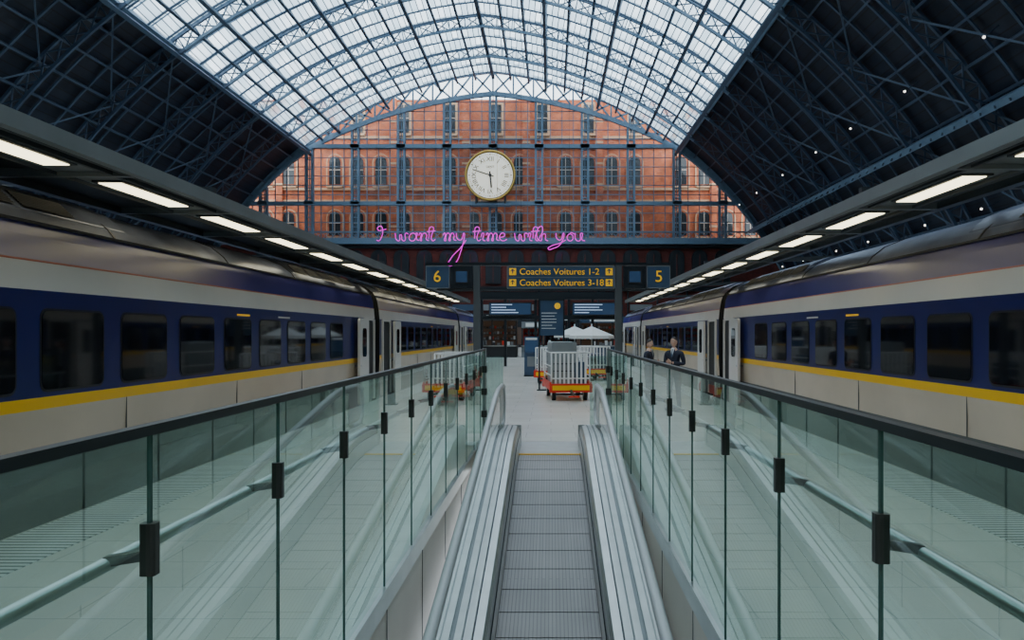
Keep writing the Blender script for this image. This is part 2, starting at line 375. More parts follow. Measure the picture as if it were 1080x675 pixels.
# ---------------------------------------------------------------- trains
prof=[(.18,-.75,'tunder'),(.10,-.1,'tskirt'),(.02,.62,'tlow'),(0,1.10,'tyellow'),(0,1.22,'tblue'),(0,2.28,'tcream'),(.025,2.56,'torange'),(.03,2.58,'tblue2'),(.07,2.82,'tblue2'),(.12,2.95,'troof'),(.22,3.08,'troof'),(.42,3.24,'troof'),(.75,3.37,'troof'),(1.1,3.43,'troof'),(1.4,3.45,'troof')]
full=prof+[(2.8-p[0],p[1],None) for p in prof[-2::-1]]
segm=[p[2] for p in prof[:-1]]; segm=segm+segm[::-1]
def train(name,X,sg):
    e=empty(name,(X,0,0))
    cars=[(-17.0,2.0),(2.6,21.2),(21.8,40.4),(41.0,51.0)]
    for ci,(a,c) in enumerate(cars):
        b=MB(); n=len(full); o=len(b.v)
        for y in (a,c):
            for (dx,z,_) in full: b.v.append((sg*dx,y,z))
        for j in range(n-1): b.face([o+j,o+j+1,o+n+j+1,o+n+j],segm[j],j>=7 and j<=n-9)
        b.face([o+j for j in range(n)],'tunder'); b.face([o+n+j for j in range(n)][::-1],'tunder')
        def win(y0,w,z0=1.29,z1=2.08,k='twin'):
            b.prism(rrect(y0+w/2,(z0+z1)/2,w+.05,z1-z0+.05,.10),'x',-sg*.006,sg*.02,'black')
            b.prism(rrect(y0+w/2,(z0+z1)/2,w,z1-z0,.08),'x',-sg*.012,sg*.02,k)
        def door(y0,leafdir):
            w=.95
            b.prism(rrect(y0+w/2,1.12,w,2.2,.12),'x',-sg*.01,sg*.05,'tunder')
            for yy in (y0-.05,y0+w+.05): b.box(-sg*.05,sg*.03,yy-.045,yy+.045,0.02,2.25,'tcream')
            b.box(-sg*.03,sg*.03,y0-.05,y0+w+.05,2.22,2.30,'tcream')
            ly=y0+(w+.1 if leafdir>0 else -w-.1)
            b.prism(rrect(ly+w/2,1.13,w,2.24,.1),'x',-sg*.16,-sg*.10,'tcream')
            b.prism(rrect(ly+w/2,1.62,.42,.75,.1),'x',-sg*.165,-sg*.12,'twin')
            b.box(-sg*.16,0,ly+.1,ly+.16,1.0,1.04,'grey')
            b.box(-sg*.2,0,y0,y0+w,-.12,-.04,'steel')
        if ci==1:
            y=7.33
            while y>4.5:y-=1.37
            while y<18.0: win(y,1.0); y+=1.37
            door(20.0,-1)
        elif ci==0:
            y=-14.5
            while y<-.2: win(y,1.0); y+=1.37
            door(.6,-1)
        else:
            door(a+.35,1)
            y=a+3.0
            while y<c-2.4: win(y,1.0); y+=1.37
            door(c-1.4,-1)
        for yy in [a+ k*3.1 for k in range(1,int((c-a)/3.1))]:
            b.box(-sg*.003,sg*.01,yy,yy+.008,.62,1.1,'tskirt')
            for j in range(9,13):
                p=prof[j];q=prof[j+1]
                b.beam((sg*(p[0]),yy,p[1]),(sg*q[0],yy,q[1]),.03,.02,'tgrey')
        for (pa,pc) in ((a+1.0,a+6.6),(c-6.0,c-1.2)):
            rp=[(.20,3.02),(.26,3.12),(.46,3.30),(.78,3.43),(1.4,3.50),(2.02,3.43),(2.34,3.30),(2.54,3.12),(2.60,3.02)]
            o=len(b.v);n2=len(rp)
            for y in (pa,pc):
                for (dx,z) in rp:b.v.append((sg*dx,y,z))
            for j in range(n2-1): b.face([o+j,o+j+1,o+n2+j+1,o+n2+j],'troof')
            b.face([o+j for j in range(n2)],'troof'); b.face([o+n2+j for j in range(n2)],'troof')
            for (p,q) in (((.262,3.135),(.452,3.31)),):
                y=pa+.15
                while y<pc-.9:
                    P=[Vector((sg*(p[0]-.012),y,p[1])),Vector((sg*(q[0]-.012),y,q[1])),Vector((sg*(q[0]-.012),y+.8,q[1])),Vector((sg*(p[0]-.012),y+.8,p[1]))]
                    b.add([tuple(v) for v in P],[(0,1,2,3)],'tgrey')
                    for t in range(1,8):
                        b.beam(P[0].lerp(P[1],t/8),P[3].lerp(P[2],t/8),.012,.012,'black')
                    y+=.92
        b.beam((sg*.11,a,2.96),(sg*.11,c,2.96),.02,.03,'tgrey')
        b.box(-sg*.004,0,(a+c)/2,(a+c)/2+.5,2.14,2.17,'signyellow')
        b.box(-sg*.004,0,(a+c)/2+1.8,(a+c)/2+2.4,2.14,2.17,'tcream')
        for yb in (a+2.2,c-2.2):
            for yy in (yb-.9,yb+.9):
                for xx in (.5,2.3): 
                    pts=[(yy+.42*math.cos(t*math.pi/10),-.66+.42*math.sin(t*math.pi/10)) for t in range(20)]
                    b.prism(pts,'x',sg*xx-.06,sg*xx+.06,'tunder')
            b.box(sg*.35,sg*2.45,yb-1.4,yb+1.4,-.85,-.6,'tunder')
        b.obj('carriage_%d'%(ci+1),e)
        if ci<3:
            g=MB(); y=c
            for k in range(6):
                y0=c+k*.1
                ins=.18 if k%2 else .26
                g.box(sg*ins,sg*(2.8-ins),y0,y0+.1,-.2,3.1-ins*.3,'tunder')
            g.obj('gangway_%d'%(ci+1),e)
    g=MB()
    for xx in (.68,2.12): g.box(sg*xx-.04,sg*xx+.04,YB,51.5,-1.1,-1.06,'steel')
    g.obj('track_rails',e)
    return e
train('train',TL,-1)
train('train',TR,1)
# ---------------------------------------------------------------- lighting canopies
def canopy(name,x0,x1,xl,sg,first):
    e=empty(name,(0,0,0)); b=MB(); Z=3.58
    ya,yb=-12,40
    b.box(x0,x1,ya,yb,Z+.05,Z+.08,'canopyD')
    b.box(x0-.05,x0+.05,ya,yb,Z-.06,Z+.09,'canopy')
    b.box(x0+sg*.16-.02,x0+sg*.16+.02,ya,yb,Z-.03,Z+.06,'canopyD')
    b.box(x1-.06,x1+.06,ya,yb,Z-.04,Z+.10,'canopyD')
    b.box(xl-.28,xl+.28,ya,yb,Z+.01,Z+.05,'canopy')
    b.box(xl-.32,xl-.28,ya,yb,Z-.03,Z+.05,'canopyD'); b.box(xl+.28,xl+.32,ya,yb,Z-.03,Z+.05,'canopyD')
    y=first-2.46*8
    l=MB()
    while y<yb-2:
        if y>ya+.5:
            l.box(xl-.13,xl+.13,y,y+1.55,Z-.02,Z+.01,'lamp')
            b.box(xl-.18,xl+.18,y-.05,y+1.6,Z-.012,Z+.015,'canopyD')
            b.box(x0,x1,y+1.97,y+2.05,Z-.04,Z+.06,'canopy')
        y+=2.46
    y=ya+2
    while y<yb:
        xp=x1+sg*(9.0-abs(x1)) 
        b.box(xp-.12,xp+.12,y-.12,y+.12,0,Z+.6,'canopyD')
        b.beam((xp,y,Z+.35),(x0,y,Z+.13),.10,.10,'canopyD')
        b.beam((xp,y,Z-.3),(xp-sg*.9,y,Z+.25),.08,.1,'canopyD')
        y+=9.84
    b.obj('canopy_frame',e); l.obj('light_panels',e)
canopy('platform_lighting_canopy',-4.40,-6.1,-5.02,-1,5.02*780/465)
canopy('platform_lighting_canopy',4.05,5.3,4.62,1,4.62*780/447)
# ---------------------------------------------------------------- roof
R=50.0;C5=5.0;K=-12.25
def arch(a,d=0,sgn=1):
    return (sgn*(-C5+(R-d)*math.sin(a)), K+(R-d)*math.cos(a))
def apts(d,n,a1=1.323,a0=None):
    a0=math.asin(C5/(R-d)) if a0 is None else a0
    right=[arch(a0+(a1-a0)*i/n,d) for i in range(n+1)]
    left=[(-x,z) for x,z in right[:0:-1]]
    return left+right
def outer(x):
    x=abs(x); return K+math.sqrt(max(0,R*R-(x+C5)**2))
AS=math.asin((25.6+C5)/R)
ceil=empty('ceiling',(CX,0,0))
b=MB()
for sg in (-1,1):
    n=16;o=len(b.v)
    for i in range(n+1):
        a=AS+(1.323-AS)*i/n; x,z=arch(a)
        b.v.append((sg*x,YB,z)); b.v.append((sg*x,YG,z))
        x2,z2=arch(a,-.3); b.v.append((sg*x2,YB,z2)); b.v.append((sg*x2,YG,z2))
    for i in range(n):
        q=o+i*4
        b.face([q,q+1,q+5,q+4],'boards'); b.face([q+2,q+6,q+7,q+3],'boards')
b.obj('roof_boarding',ceil)
me=bpy.data.meshes.new('skylight_glazing'); vs=[];fs=[];uvs=[]
A0=math.asin(C5/R); nS=11; pitch=1.48
angs=[-1*(AS-(AS-A0)*i/nS) for i in range(nS+1)]+[A0+(AS-A0)*i/nS for i in range(1,nS+1)]
def skpt(a,d): 
    x,z=arch(abs(a),d); return ((-x if a<0 else x),z)
ny=int(120/pitch)
for j in range(ny+1):
    y=-20+j*pitch; d=0.0 if j%2 else 0.75
    for a in angs:
        if abs(abs(a)-A0)<1e-6: x=0;z=outer(0)-d
        else: x,z=skpt(a,d)
        vs.append((x,y,z))
W=len(angs)
for j in range(ny):
    for i in range(W-1): fs.append((j*W+i,j*W+i+1,(j+1)*W+i+1,(j+1)*W+i))
me.from_pydata(vs,[],fs); me.materials.append(M['sky'])
uvl=me.uv_layers.new(name='UVMap')
for p in me.polygons:
    for li in p.loop_indices:
        vi=me.loops[li].vertex_index; i=vi%W;j=vi//W
        uvl.data[li].uv=(i*2.48, j*pitch)
o=bpy.data.objects.new('skylight_glazing',me);COL.objects.link(o);o.parent=ceil
b=MB()
for j in range(ny+1):
    y=-20+j*pitch
    if y<30: continue
    for i in range(W-1):
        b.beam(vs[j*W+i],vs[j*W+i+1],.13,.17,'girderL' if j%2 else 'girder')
b.obj('skylight_ridge_bars',ceil)
b=MB()
def longi(a,d,w,h,k,y0=-20):
    for sg in (-1,1):
        x,z=arch(a,d); b.beam((sg*x,y0,z),(sg*x,YG,z),w,h,k,up=(sg*math.sin(a),0,math.cos(a)))
for i in range(1,nS):
    a=A0+(AS-A0)*i/nS
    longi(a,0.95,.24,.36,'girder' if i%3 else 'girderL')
    if i%3==0: longi(a,1.5,.32,.28,'girder')
b.beam((0,-20,outer(0)-.95),(0,YG,outer(0)-.95),.4,.5,'girder')
longi(AS,.5,.7,1.0,'girderL')
longi(AS,1.6,.35,.3,'girder')
AB=math.asin((35.9+C5)/R)
longi(AB,1.3,.45,.8,'girderL'); 
for a in [AS+.045+(1.30-AS)*i/13 for i in range(13)]:
    longi(a,.35,.16,.3,'girderM')
b.obj('purlins',ceil)
def ribmesh(din,n,kO,kI,kW,w=.3,varin=None,kF=None,ch=.28,wb=.12):
    b=MB()
    po=apts(.25,n); pi=apts(din,n)
    if varin: 
        pi=[varin(x) for x,_ in po]
    m=len(po)
    for i in range(m-1):
        f=kF and abs(po[i][0])>25.7
        a1,a2,a3=(kF,kF,kF) if f else (kO,kI,kW)
        b.beam((po[i][0],0,po[i][1]),(po[i+1][0],0,po[i+1][1]),w,ch,a1,up=(0,1,0))
        b.beam((pi[i][0],0,pi[i][1]),(pi[i+1][0],0,pi[i+1][1]),w*1.2,ch,a2,up=(0,1,0))
        b.beam((po[i][0],0,po[i][1]),(pi[i+1][0],0,pi[i+1][1]),wb,wb,a3,up=(0,1,0))
        b.beam((pi[i][0],0,pi[i][1]),(po[i+1][0],0,po[i+1][1]),wb,wb,a3,up=(0,1,0))
        b.beam((po[i][0],0,po[i][1]),(pi[i][0],0,pi[i][1]),wb,wb,a3,up=(0,1,0))
    return b
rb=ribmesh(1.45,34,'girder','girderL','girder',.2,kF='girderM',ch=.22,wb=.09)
r0=rb.obj('lattice_rib',ceil,(0,YG-8.9,0))
y=YG-17.8;
while y>-20:
    o=bpy.data.objects.new('lattice_rib',r0.data);COL.objects.link(o);o.parent=ceil;o.location=(0,y,0); y-=8.9
b=MB()
y=YG-8.9
al=[AS,AS+.15,AS+.30,AB,AB+.16,AB+.30]
while y>20:
    for sg in (-1,1):
        for i in range(len(al)-1):
            x0,z0=arch(al[i],.9);x1,z1=arch(al[i+1],.9)
            if i%2: b.beam((sg*x0,y,z0),(sg*x1,y-8.9,z1),.12,.12,'girderM')
            else: b.beam((sg*x0,y-8.9,z0),(sg*x1,y,z1),.12,.12,'girderM')
    for sg in(-1,1):
        for (AA,d1,d2,kk) in ((AS,.9,1.7,'girderL'),(AB,1.3,2.3,'girder')):
            for t in range(6):
                ya=y-8.9*t/6; yb=y-8.9*(t+1)/6
                xa,za=arch(AA,d1); xb,zb=arch(AA,d2)
                b.beam((sg*xa,ya,za),(sg*xb,yb,zb),.1,.1,kk)
    for q in (2.97,5.93):
        for sg in (-1,1):
            for i in range(12):
                a1=AS+(1.3-AS)*i/12;a2=AS+(1.3-AS)*(i+1)/12
                x0,z0=arch(a1,.3);x1,z1=arch(a2,.3)
                b.beam((sg*x0,y-q,z0),(sg*x1,y-q,z1),.12,.2,'girderM',up=(0,1,0))
    y-=8.9
b.obj('flank_bracing',ceil)
b=MB()
y=YG-6
while y>30:
    for sg in (-1,1):
        for a in (AB-.08,AB+.12):
            x,z=arch(a,2.3); b.sphere((sg*x,y+random.uniform(-1,1),z),.085,'lamps',8,5); x2,z2=arch(a,1.4); b.beam((sg*x2,y,z2),(sg*x,y,z),.05,.05,'girderD')
    y-=8.9
b.obj('floodlights',ceil)
# ---------------------------------------------------------------- side walls
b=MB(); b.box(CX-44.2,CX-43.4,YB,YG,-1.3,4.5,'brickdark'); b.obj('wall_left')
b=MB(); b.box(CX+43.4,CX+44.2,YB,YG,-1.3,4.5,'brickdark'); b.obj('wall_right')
b=MB()
xx=[-43.4+i*86.8/60 for i in range(61)]
for i in range(60):
    xa,xb=xx[i],xx[i+1]
    b.add([(xa,0,-5),(xb,0,-5),(xb,0,max(.1,outer(xb))),(xa,0,max(.1,outer(xa)))],[(3,2,1,0)],'grey')
b.obj('added_light_blocker',None,(CX,YB,0))  # solid end wall behind the camera, added to block daylight from the open end
# ---------------------------------------------------------------- gable screen
def innerz(x):
    return outer(x)-max(.8,3.2*(1-(x/30.0)**2))
gw=empty('window_1',(CX,YG,0))
ZB=14.3
def vin(x): return (x, innerz(x)-.1)
rb=ribmesh(0,22,'girderL','girderL','girderL',.5,varin=vin,ch=.42,wb=.22); rb.obj('gable_arch_truss',gw,(0,-.3,0))
b=MB()
xs=[i*6.2 for i in range(-6,7)]
for x in xs:
    zt=innerz(x)
    if zt<ZB+.5: continue
    for dx in (-.42,.42): b.box(x+dx-.15,x+dx+.15,-.4,.2,ZB,zt,'screenframe')
    z=ZB+.6
    while z<zt-1: b.box(x-.42,x+.42,-.3,-.1,z,z+.12,'screenframe'); z+=1.3
    b.box(x-.6,x+.6,-.6,.2,ZB+5.0,ZB+5.5,'screenframe')
    b.box(x-.6,x+.6,-.6,.2,27.1-.3,27.1+.3,'screenframe') if zt>27.5 else None
for i in range(-26,27):
    x=i*1.55
    if abs(x)>37: continue
    zt=innerz(x)
    if zt>ZB: b.box(x-.05,x+.05,-.1,.05,ZB,zt,'screenframe')
def hspan(z):
    x=0
    while x<42 and innerz(x)>z: x+=.1
    return x
for z,h,dp in ((ZB,.8,.9),(19.4,.5,.6),(27.1,.5,.6),(15.6,.18,.3)):
    s=hspan(z) ; s=min(s,37.5)
    b.box(-s,s,-dp,.2,z-h/2,z+h/2,'screenframe')
z=16.9
while z<34:
    s=hspan(z); b.box(-s,s,-.08,.04,z-.05,z+.05,'screenframe'); z+=1.25
x=-37
while x<37:
    b.beam((x,-.5,ZB+.3),(x+1.0,-.5,ZB+1.2),.07,.07,'screenframe'); b.beam((x+1,-.5,ZB+.3),(x,-.5,ZB+1.2),.07,.07,'screenframe'); x+=1.0
b.obj('mullions_and_transoms',gw)
b=MB()
xg=[-38+i for i in range(77)]
top=[(x,max(ZB,innerz(x))) for x in xg]
for i in range(76):
    b.add([(xg[i],0.1,ZB),(xg[i+1],0.1,ZB),(xg[i+1],0.1,top[i+1][1]),(xg[i],0.1,top[i][1])],[(0,1,2,3)],'gableglass')
b.obj('glazing',gw)
b=MB()
for i in range(60):
    xa,xb=xx[i],xx[i+1]
    za=min(ZB-.3,max(.1,outer(xa))); zb=min(ZB-.3,max(.1,outer(xb)))
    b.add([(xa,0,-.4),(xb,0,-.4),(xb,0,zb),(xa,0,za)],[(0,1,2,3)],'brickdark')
wb_=b.obj('wall_back',None,(CX,YG+.25,0))
b=MB()
def archpoly(cx,z0,w,h,n=8):
    p=[(cx-w/2,z0),(cx-w/2,z0+h-w/2)]
    for i in range(1,n): 
        t=math.pi-math.pi*i/n; p.append((cx+w/2*math.cos(t),z0+h-w/2+w/2*math.sin(t)))
    p+=[(cx+w/2,z0+h-w/2),(cx+w/2,z0)]
    return p
for i in range(-10,11):
    cx=i*3.1
    b.prism(archpoly(cx,8.6,2.1,4.6),'y',-.37,-.15,'darksteel')
    b.prism(archpoly(cx,8.8,1.6,4.1),'y',-.41,-.15,'wglass')
    b.box(cx-.05,cx+.05,-.45,-.15,8.8,12.6,'brickdark')
b.box(-34,34,-.75,-.15,7.6,8.2,'darksteel'); b.box(-34,34,-.55,-.15,13.4,13.8,'darksteel')
for i in range(-8,9):
    cx=i*4.0
    b.box(cx-1.6,cx+1.6,-.35,-.15,.1,4.6,'wglass'); b.box(cx-1.9,cx-1.7,-.55,-.15,0,7.6,'darksteel')
    if random.random()<.7: b.box(cx-1.3,cx+1.3,-.39,-.2,.4,random.uniform(1.5,3.4),'shopwarm')
    b.box(cx-1.5,cx+1.5,-.45,-.2,5.0,5.8,random.choice(['signblue','orange','grey','black','signblue']))
b.obj('shopfront_arcade',wb_)
# ---------------------------------------------------------------- brick hotel behind the glass
hb=empty('brick_building',(CX,106,0)); b=MB()
b.box(-52,52,0,3,-1,35.4,'brick')
for z in (15.0,20.7,22.4,28.4,29.8): b.box(-52,52,-.25,0,z,z+.32,'stone')
for i in range(-13,14):
    cx=i*3.3
    for (z0,w,h,arc) in ((15.9,1.6,3.4,True),(23.2,1.6,4.0,True),(30.6,1.4,4.0,False)):
        if (i%5==2) and z0<30: continue
        if z0>30 and i%2: continue
        if arc:
            b.prism(archpoly(cx,z0-.3,w+.9,h+.7),'y',-.22,.05,'stone')
            b.prism(archpoly(cx,z0-.1,w+.5,h+.35),'y',-.26,.05,'brick')
            b.prism(archpoly(cx,z0,w,h),'y',-.30,.05,'wglass')
        else:
            b.box(cx-w/2-.35,cx+w/2+.35,-.22,.05,z0-.3,z0+h+.4,'stone'); b.box(cx-w/2,cx+w/2,-.30,.05,z0,z0+h,'wglass')
        b.box(cx-.05,cx+.05,-.36,0,z0,z0+h,'wframe'); b.box(cx-w/2,cx+w/2,-.36,0,z0+h*.5,z0+h*.5+.12,'wframe')
        b.box(cx-w/2-.3,cx+w/2+.3,-.5,.05,z0-.45,z0-.2,'stone')
for cx in (-31,-14.7,-4.3,4.3,14.7,31):
    b.box(cx-.5,cx+.5,-.6,0,-1,35.4,'brick')
    for z in range(14,35,3): b.box(cx-.55,cx+.55,-.65,0,z,z+.3,'stone')
b.obj('facade',hb)
# ---------------------------------------------------------------- clock
cc=PX(517,185,97.0); cl=empty('station_clock',cc); r=3.3; b=MB()
circ=lambda rr,n=64:[(rr*math.cos(2*math.pi*i/n),rr*math.sin(2*math.pi*i/n)) for i in range(n)]
b.prism(circ(r),'y',0,.6,'gold'); b.prism(circ(r*.93),'y',-.05,.2,'darksteel'); b.prism(circ(r*.90),'y',-.09,.2,'clockface')
pts=[(r*.97*math.cos(t*math.pi/32),-.05,r*.97*math.sin(t*math.pi/32)) for t in range(65)]
b.tube(pts,.15,'gold',8,False)
for i in range(60):
    a=i*math.pi/30; s=Vector((math.sin(a),0,math.cos(a)))
    b.beam(s*r*.80+Vector((0,-.11,0)),s*r*.86+Vector((0,-.11,0)),.14 if i%5==0 else .05,.02,'black',up=(0,1,0))
for a,l,w in ((math.radians(288),.74,.13),(math.radians(174),.5,.2)):
    s=Vector((math.sin(a),0,math.cos(a)))
    b.beam(-s*r*.15+Vector((0,-.2,0)),s*r*l+Vector((0,-.2,0)),w,.05,'black',up=(0,1,0))
b.prism(circ(.2,16),'y',-.27,0,'black')
b.box(-.2,.2,.4,2.0,-.2,.2,'darksteel'); b.box(-2.6,2.6,.5,2.0,-r-.5,-r-.2,'screenframe')
b.box(-2,-1.8,.3,2.0,-r-.3,r*.5,'darksteel'); b.box(1.8,2,.3,2.0,-r-.3,r*.5,'darksteel')
b.obj('dial',cl)
for i,t in enumerate(['XII','I','II','III','IIII','V','VI','VII','VIII','IX','X','XI']):
    a=i*math.pi/6
    text(t,.85,'black',cl,(math.sin(a)*r*.64,-.11,math.cos(a)*r*.64),(math.pi/2,a,0),name='numeral_%d'%(i+1),ext=.01)
text('DENT',.42,'black',cl,(0,-.11,1.1),name='maker_name',ext=.01)
# ---------------------------------------------------------------- neon
G={'I':([(0,.1),(.2,0),(.4,.3),(.55,1.5),(.4,1.9),(.1,1.5),(.9,1.5)],1.0),
'w':([(0,1),(.15,.1),(.35,0),(.5,.8),(.65,.1),(.85,0),(1,1),(1.2,.85)],1.2),
'a':([(.7,.8),(.4,1),(.1,.6),(.15,.1),(.45,0),(.7,.5),(.75,1),(.75,.2),(.95,.05)],.95),
'n':([(0,.7),(.15,1),(.2,0),(.25,.5),(.5,1),(.7,.8),(.7,.15),(.9,.05)],.9),
't':([(0,.3),(.3,1.8),(.25,.2),(.4,0),(.6,.2)],.6),
'm':([(0,.7),(.15,1),(.2,0),(.25,.5),(.45,1),(.6,.8),(.6,0),(.65,.5),(.85,1),(1,.8),(1,.15),(1.2,.05)],1.2),
'y':([(0,1),(.1,.3),(.4,.1),(.65,.9),(.7,1),(.4,-.8),(-.2,-1.7),(-.7,-1.8),(-.5,-1.3),(.4,-.5),(.9,.1)],.95),
'i':([(0,.5),(.2,1),(.2,.1),(.4,0)],.45),
'e':([(0,.4),(.5,.7),(.4,1),(.1,.8),(.1,.2),(.4,0),(.7,.2)],.7),
'h':([(0,.3),(.3,1.6),(.15,1.9),(.1,0),(.3,.8),(.5,.9),(.6,.1),(.8,0)],.8),
'o':([(.4,1),(.1,.6),(.2,.05),(.5,.05),(.6,.6),(.4,1),(.8,.85)],.8),
'u':([(0,1),(.1,.1),(.4,0),(.6,1),(.65,.1),(.9,0)],.9),' ':([],.7)}
phr='I want my time with you'
tw=sum(G[c][1] for c in phr); YN=92.0
p0=PX(397,254,YN); wtot=220*YN/F; sc=wtot/tw
ne=empty('neon_sign',p0); cu=bpy.data.curves.new('neon_tube','CURVE'); cu.dimensions='3D'; cu.bevel_depth=.048; cu.bevel_resolution=2; cu.materials.append(M['neon'])
x=0
for ic,c in enumerate(phr):
    pts,w=G[c]
    st=[pts] if pts else []
    if c=='t': st.append([(-.15,1.2),(.6,1.3)])
    for pp in st:
        sp=cu.splines.new('BEZIER'); sp.bezier_points.add(len(pp)-1)
        for bp,(px,pz) in zip(sp.bezier_points,pp):
            zz=pz*sc*.70
            if pz<0: zz=pz*sc*(1.25 if ic<12 else .4)
            bp.co=((x+px)*sc,0,zz); bp.handle_left_type=bp.handle_right_type='AUTO'
    x+=w
o=bpy.data.objects.new('neon_tube',cu);COL.objects.link(o);o.parent=ne
b=MB()
for x in range(0,27,3): b.beam((x,0.1,1.6),(x,0.1,outer(x+p0.x-CX)-p0.z-1.5),.03,.03,'darksteel')
b.beam((0,.15,1.6),(wtot,.15,1.6),.05,.05,'darksteel')
b.obj('suspension_wires',ne)
# ---------------------------------------------------------------- platform sign gantry
Y=19.3
sgn=empty('platform_sign_gantry',(0,Y,0)); b=MB()
def wp(x,y,Yd=Y): v=PX(x,y,Yd); return v.x,v.z
for px in (503,652):
    x,_=wp(px,300); b.box(x-.085,x+.085,-.085,.085,0,wp(0,280)[1],'post'); b.box(x-.15,x+.15,-.15,.15,0,.03,'darksteel')
xa,zt=wp(449,280);xb,zb=wp(707,305)
b.box(xa,xb,-.04,.06,zt+.0,zt+.08,'darksteel')
b.box(xa+.3,xb-.3,.0,.08,zb-.02,zb+.04,'darksteel')
def panel(x0,x1,k='signblue'):
    a,t=wp(x0,281);c,bt=wp(x1,304.5)
    b.box(a,c,-.14,.0,bt,t,k); return a,c,bt,t
def bor(a,c,bt,t):
    for q in ((a,c,bt,bt+.02),(a,c,t-.02,t),(a,a+.02,bt,t),(c-.02,c,bt,t)): b.box(q[0],q[1],-.145,-.13,q[2],q[3],'grey')
for r_ in ((535,648),(450,475),(681.5,706)): bor(*panel(*r_))
for r_ in ((476,499),(657.5,680.5)):
    a,c,bt,t=panel(*r_,k='darksteel'); b.box(a+.1,c-.1,-.16,-.13,bt+.12,t-.1,'black'); b.box(a+.14,c-.14,-.17,-.15,bt+.16,t-.14,'screen')
b.box(wp(537,0)[0],wp(646,0)[0],-.146,-.13,wp(0,293.2)[1],wp(0,292.6)[1],'grey')
for px in (541,642):
    for py in (287,298.5):
        x,z=wp(px,py); b.box(x-.09,x+.09,-.15,-.13,z-.09,z+.09,'signyellow'); b.box(x-.015,x+.015,-.155,-.14,z-.05,z+.06,'signblue'); b.beam((x-.05,-.153,z+.01),(x,-.153,z+.065),.02,.01,'signblue',up=(0,1,0)); b.beam((x+.05,-.153,z+.01),(x,-.153,z+.065),.02,.01,'signblue',up=(0,1,0))
b.obj('panels_and_posts',sgn)
x,z=wp(548,287.2);text('Coaches Voitures 1-2',.235,'signyellow',sgn,(x,-.15,z),align='LEFT')
x,z=wp(548,298.8);text('Coaches Voitures 3-18',.235,'signyellow',sgn,(x,-.15,z),align='LEFT')
x,z=wp(462,292.5);text('6',.42,'signyellow',sgn,(x,-.15,z))
x,z=wp(694,292.5);text('5',.42,'signyellow',sgn,(x,-.15,z))
# ---------------------------------------------------------------- departure boards
Y=42.0; db=empty('departure_board_frame',(0,Y,0)); b=MB()
def wp2(x,y): v=PX(x,y,Y); return v.x,v.z
for px in (508,533,565,600,625,655):
    x,_=wp2(px,0); b.box(x-.08,x+.08,-.08,.08,0,wp2(0,310)[1],'darksteel')
xa,z1=wp2(507,308); xb,z0=wp2(656,316); b.box(xa,xb,-.25,.25,z0,z1,'darksteel')
xa,z1=wp2(507,333); xb,z0=wp2(656,337); b.box(xa,xb,-.15,.15,z0,z1,'darksteel')
for a,c in ((516,561),(603,650)):
    x0,z1=wp2(a,319);x1,z0=wp2(c,333); b.box(x0,x1,-.35,-.25,z0,z1,'black'); b.box(x0+.06,x1-.06,-.36,-.34,z0+.06,z1-.06,'screen')
    for r_ in range(4):
        zz=z1-.16-r_*.15; b.box(x0+.15,x0+.15+random.uniform(.8,1.6),-.37,-.35,zz,zz+.05,'screentext')
b.obj('frame_and_screens',db)
for (pa,pb,zh,k,k2) in ((505,545,3.4,'black','shopwarm'),(612,662,3.2,'signblue','shopwarm'),(550,572,2.8,'grey','orange'),(574,608,3.3,'black','brickdark')):
    Y=58.0; x0=(pa-VX)*Y/F;x1=(pb-VX)*Y/F
    e=empty('retail_kiosk',((x0+x1)/2,Y,0)); w=(x1-x0)/2; b=MB()
    b.box(-w,w,0,2.5,0,.9,k); b.box(-w,w,0,2.5,zh-.5,zh,k)
    for xx_ in (-w,-w/3,w/3,w-.1): b.box(xx_,xx_+.1,0,.1,.9,zh-.5,'darksteel')
    b.box(-w+.05,w-.05,2.3,2.4,.9,zh-.5,k2); b.box(-w,w,-.15,0,.85,.95,'steel')
    b.box(-w*.6,w*.6,-.04,0,zh-.4,zh-.1,'white')
    for zz in (1.35,1.8,2.25):
        b.box(-w+.1,w-.1,2.0,2.3,zz,zz+.03,'darksteel')
        x_=-w+.2
        while x_<w-.3:
            b.box(x_,x_+.14,2.0,2.2,zz+.03,zz+random.uniform(.15,.32),random.choice(['orange','grey','grey','black','white','signblue'])); x_+=.22
    for i in range(8):
        x_=random.uniform(-w+.2,w-.3); b.box(x_,x_+.2,.2,.4,.95,.95+random.uniform(.15,.4),random.choice(['orange','grey','white','signblue']))
    b.obj('kiosk_body',e)
# ---------------------------------------------------------------- blue totem
Y=24.2; v0=PX(568,317,Y);v1=PX(595.5,354,Y)
e=empty('information_totem',((v0.x+v1.x)/2,Y,0)); w=(v1.x-v0.x)/2; b=MB()
b.box(-w,w,-.06,.06,v1.z,v0.z,'signblue'); b.box(-w,-w+.05,-.08,.08,0,v0.z+.03,'darksteel'); b.box(w-.05,w,-.08,.08,0,v0.z+.03,'darksteel')
b.box(-w,w,-.08,.08,v0.z,v0.z+.05,'darksteel'); b.box(-w-.05,w+.05,-.2,.2,0,.04,'darksteel')
pts=[(w*.45+.1*math.cos(i*math.pi/12),v0.z-.18+.1*math.sin(i*math.pi/12)) for i in range(24)]
b.prism(pts,'y',-.075,-.05,'signyellow')
for i in range(6): b.box(-w+.1,-w+.1+random.uniform(.25,.5),-.066,-.05,v0.z-.42-i*.1,v0.z-.40-i*.1,'white')
b.obj('totem_panel',e)
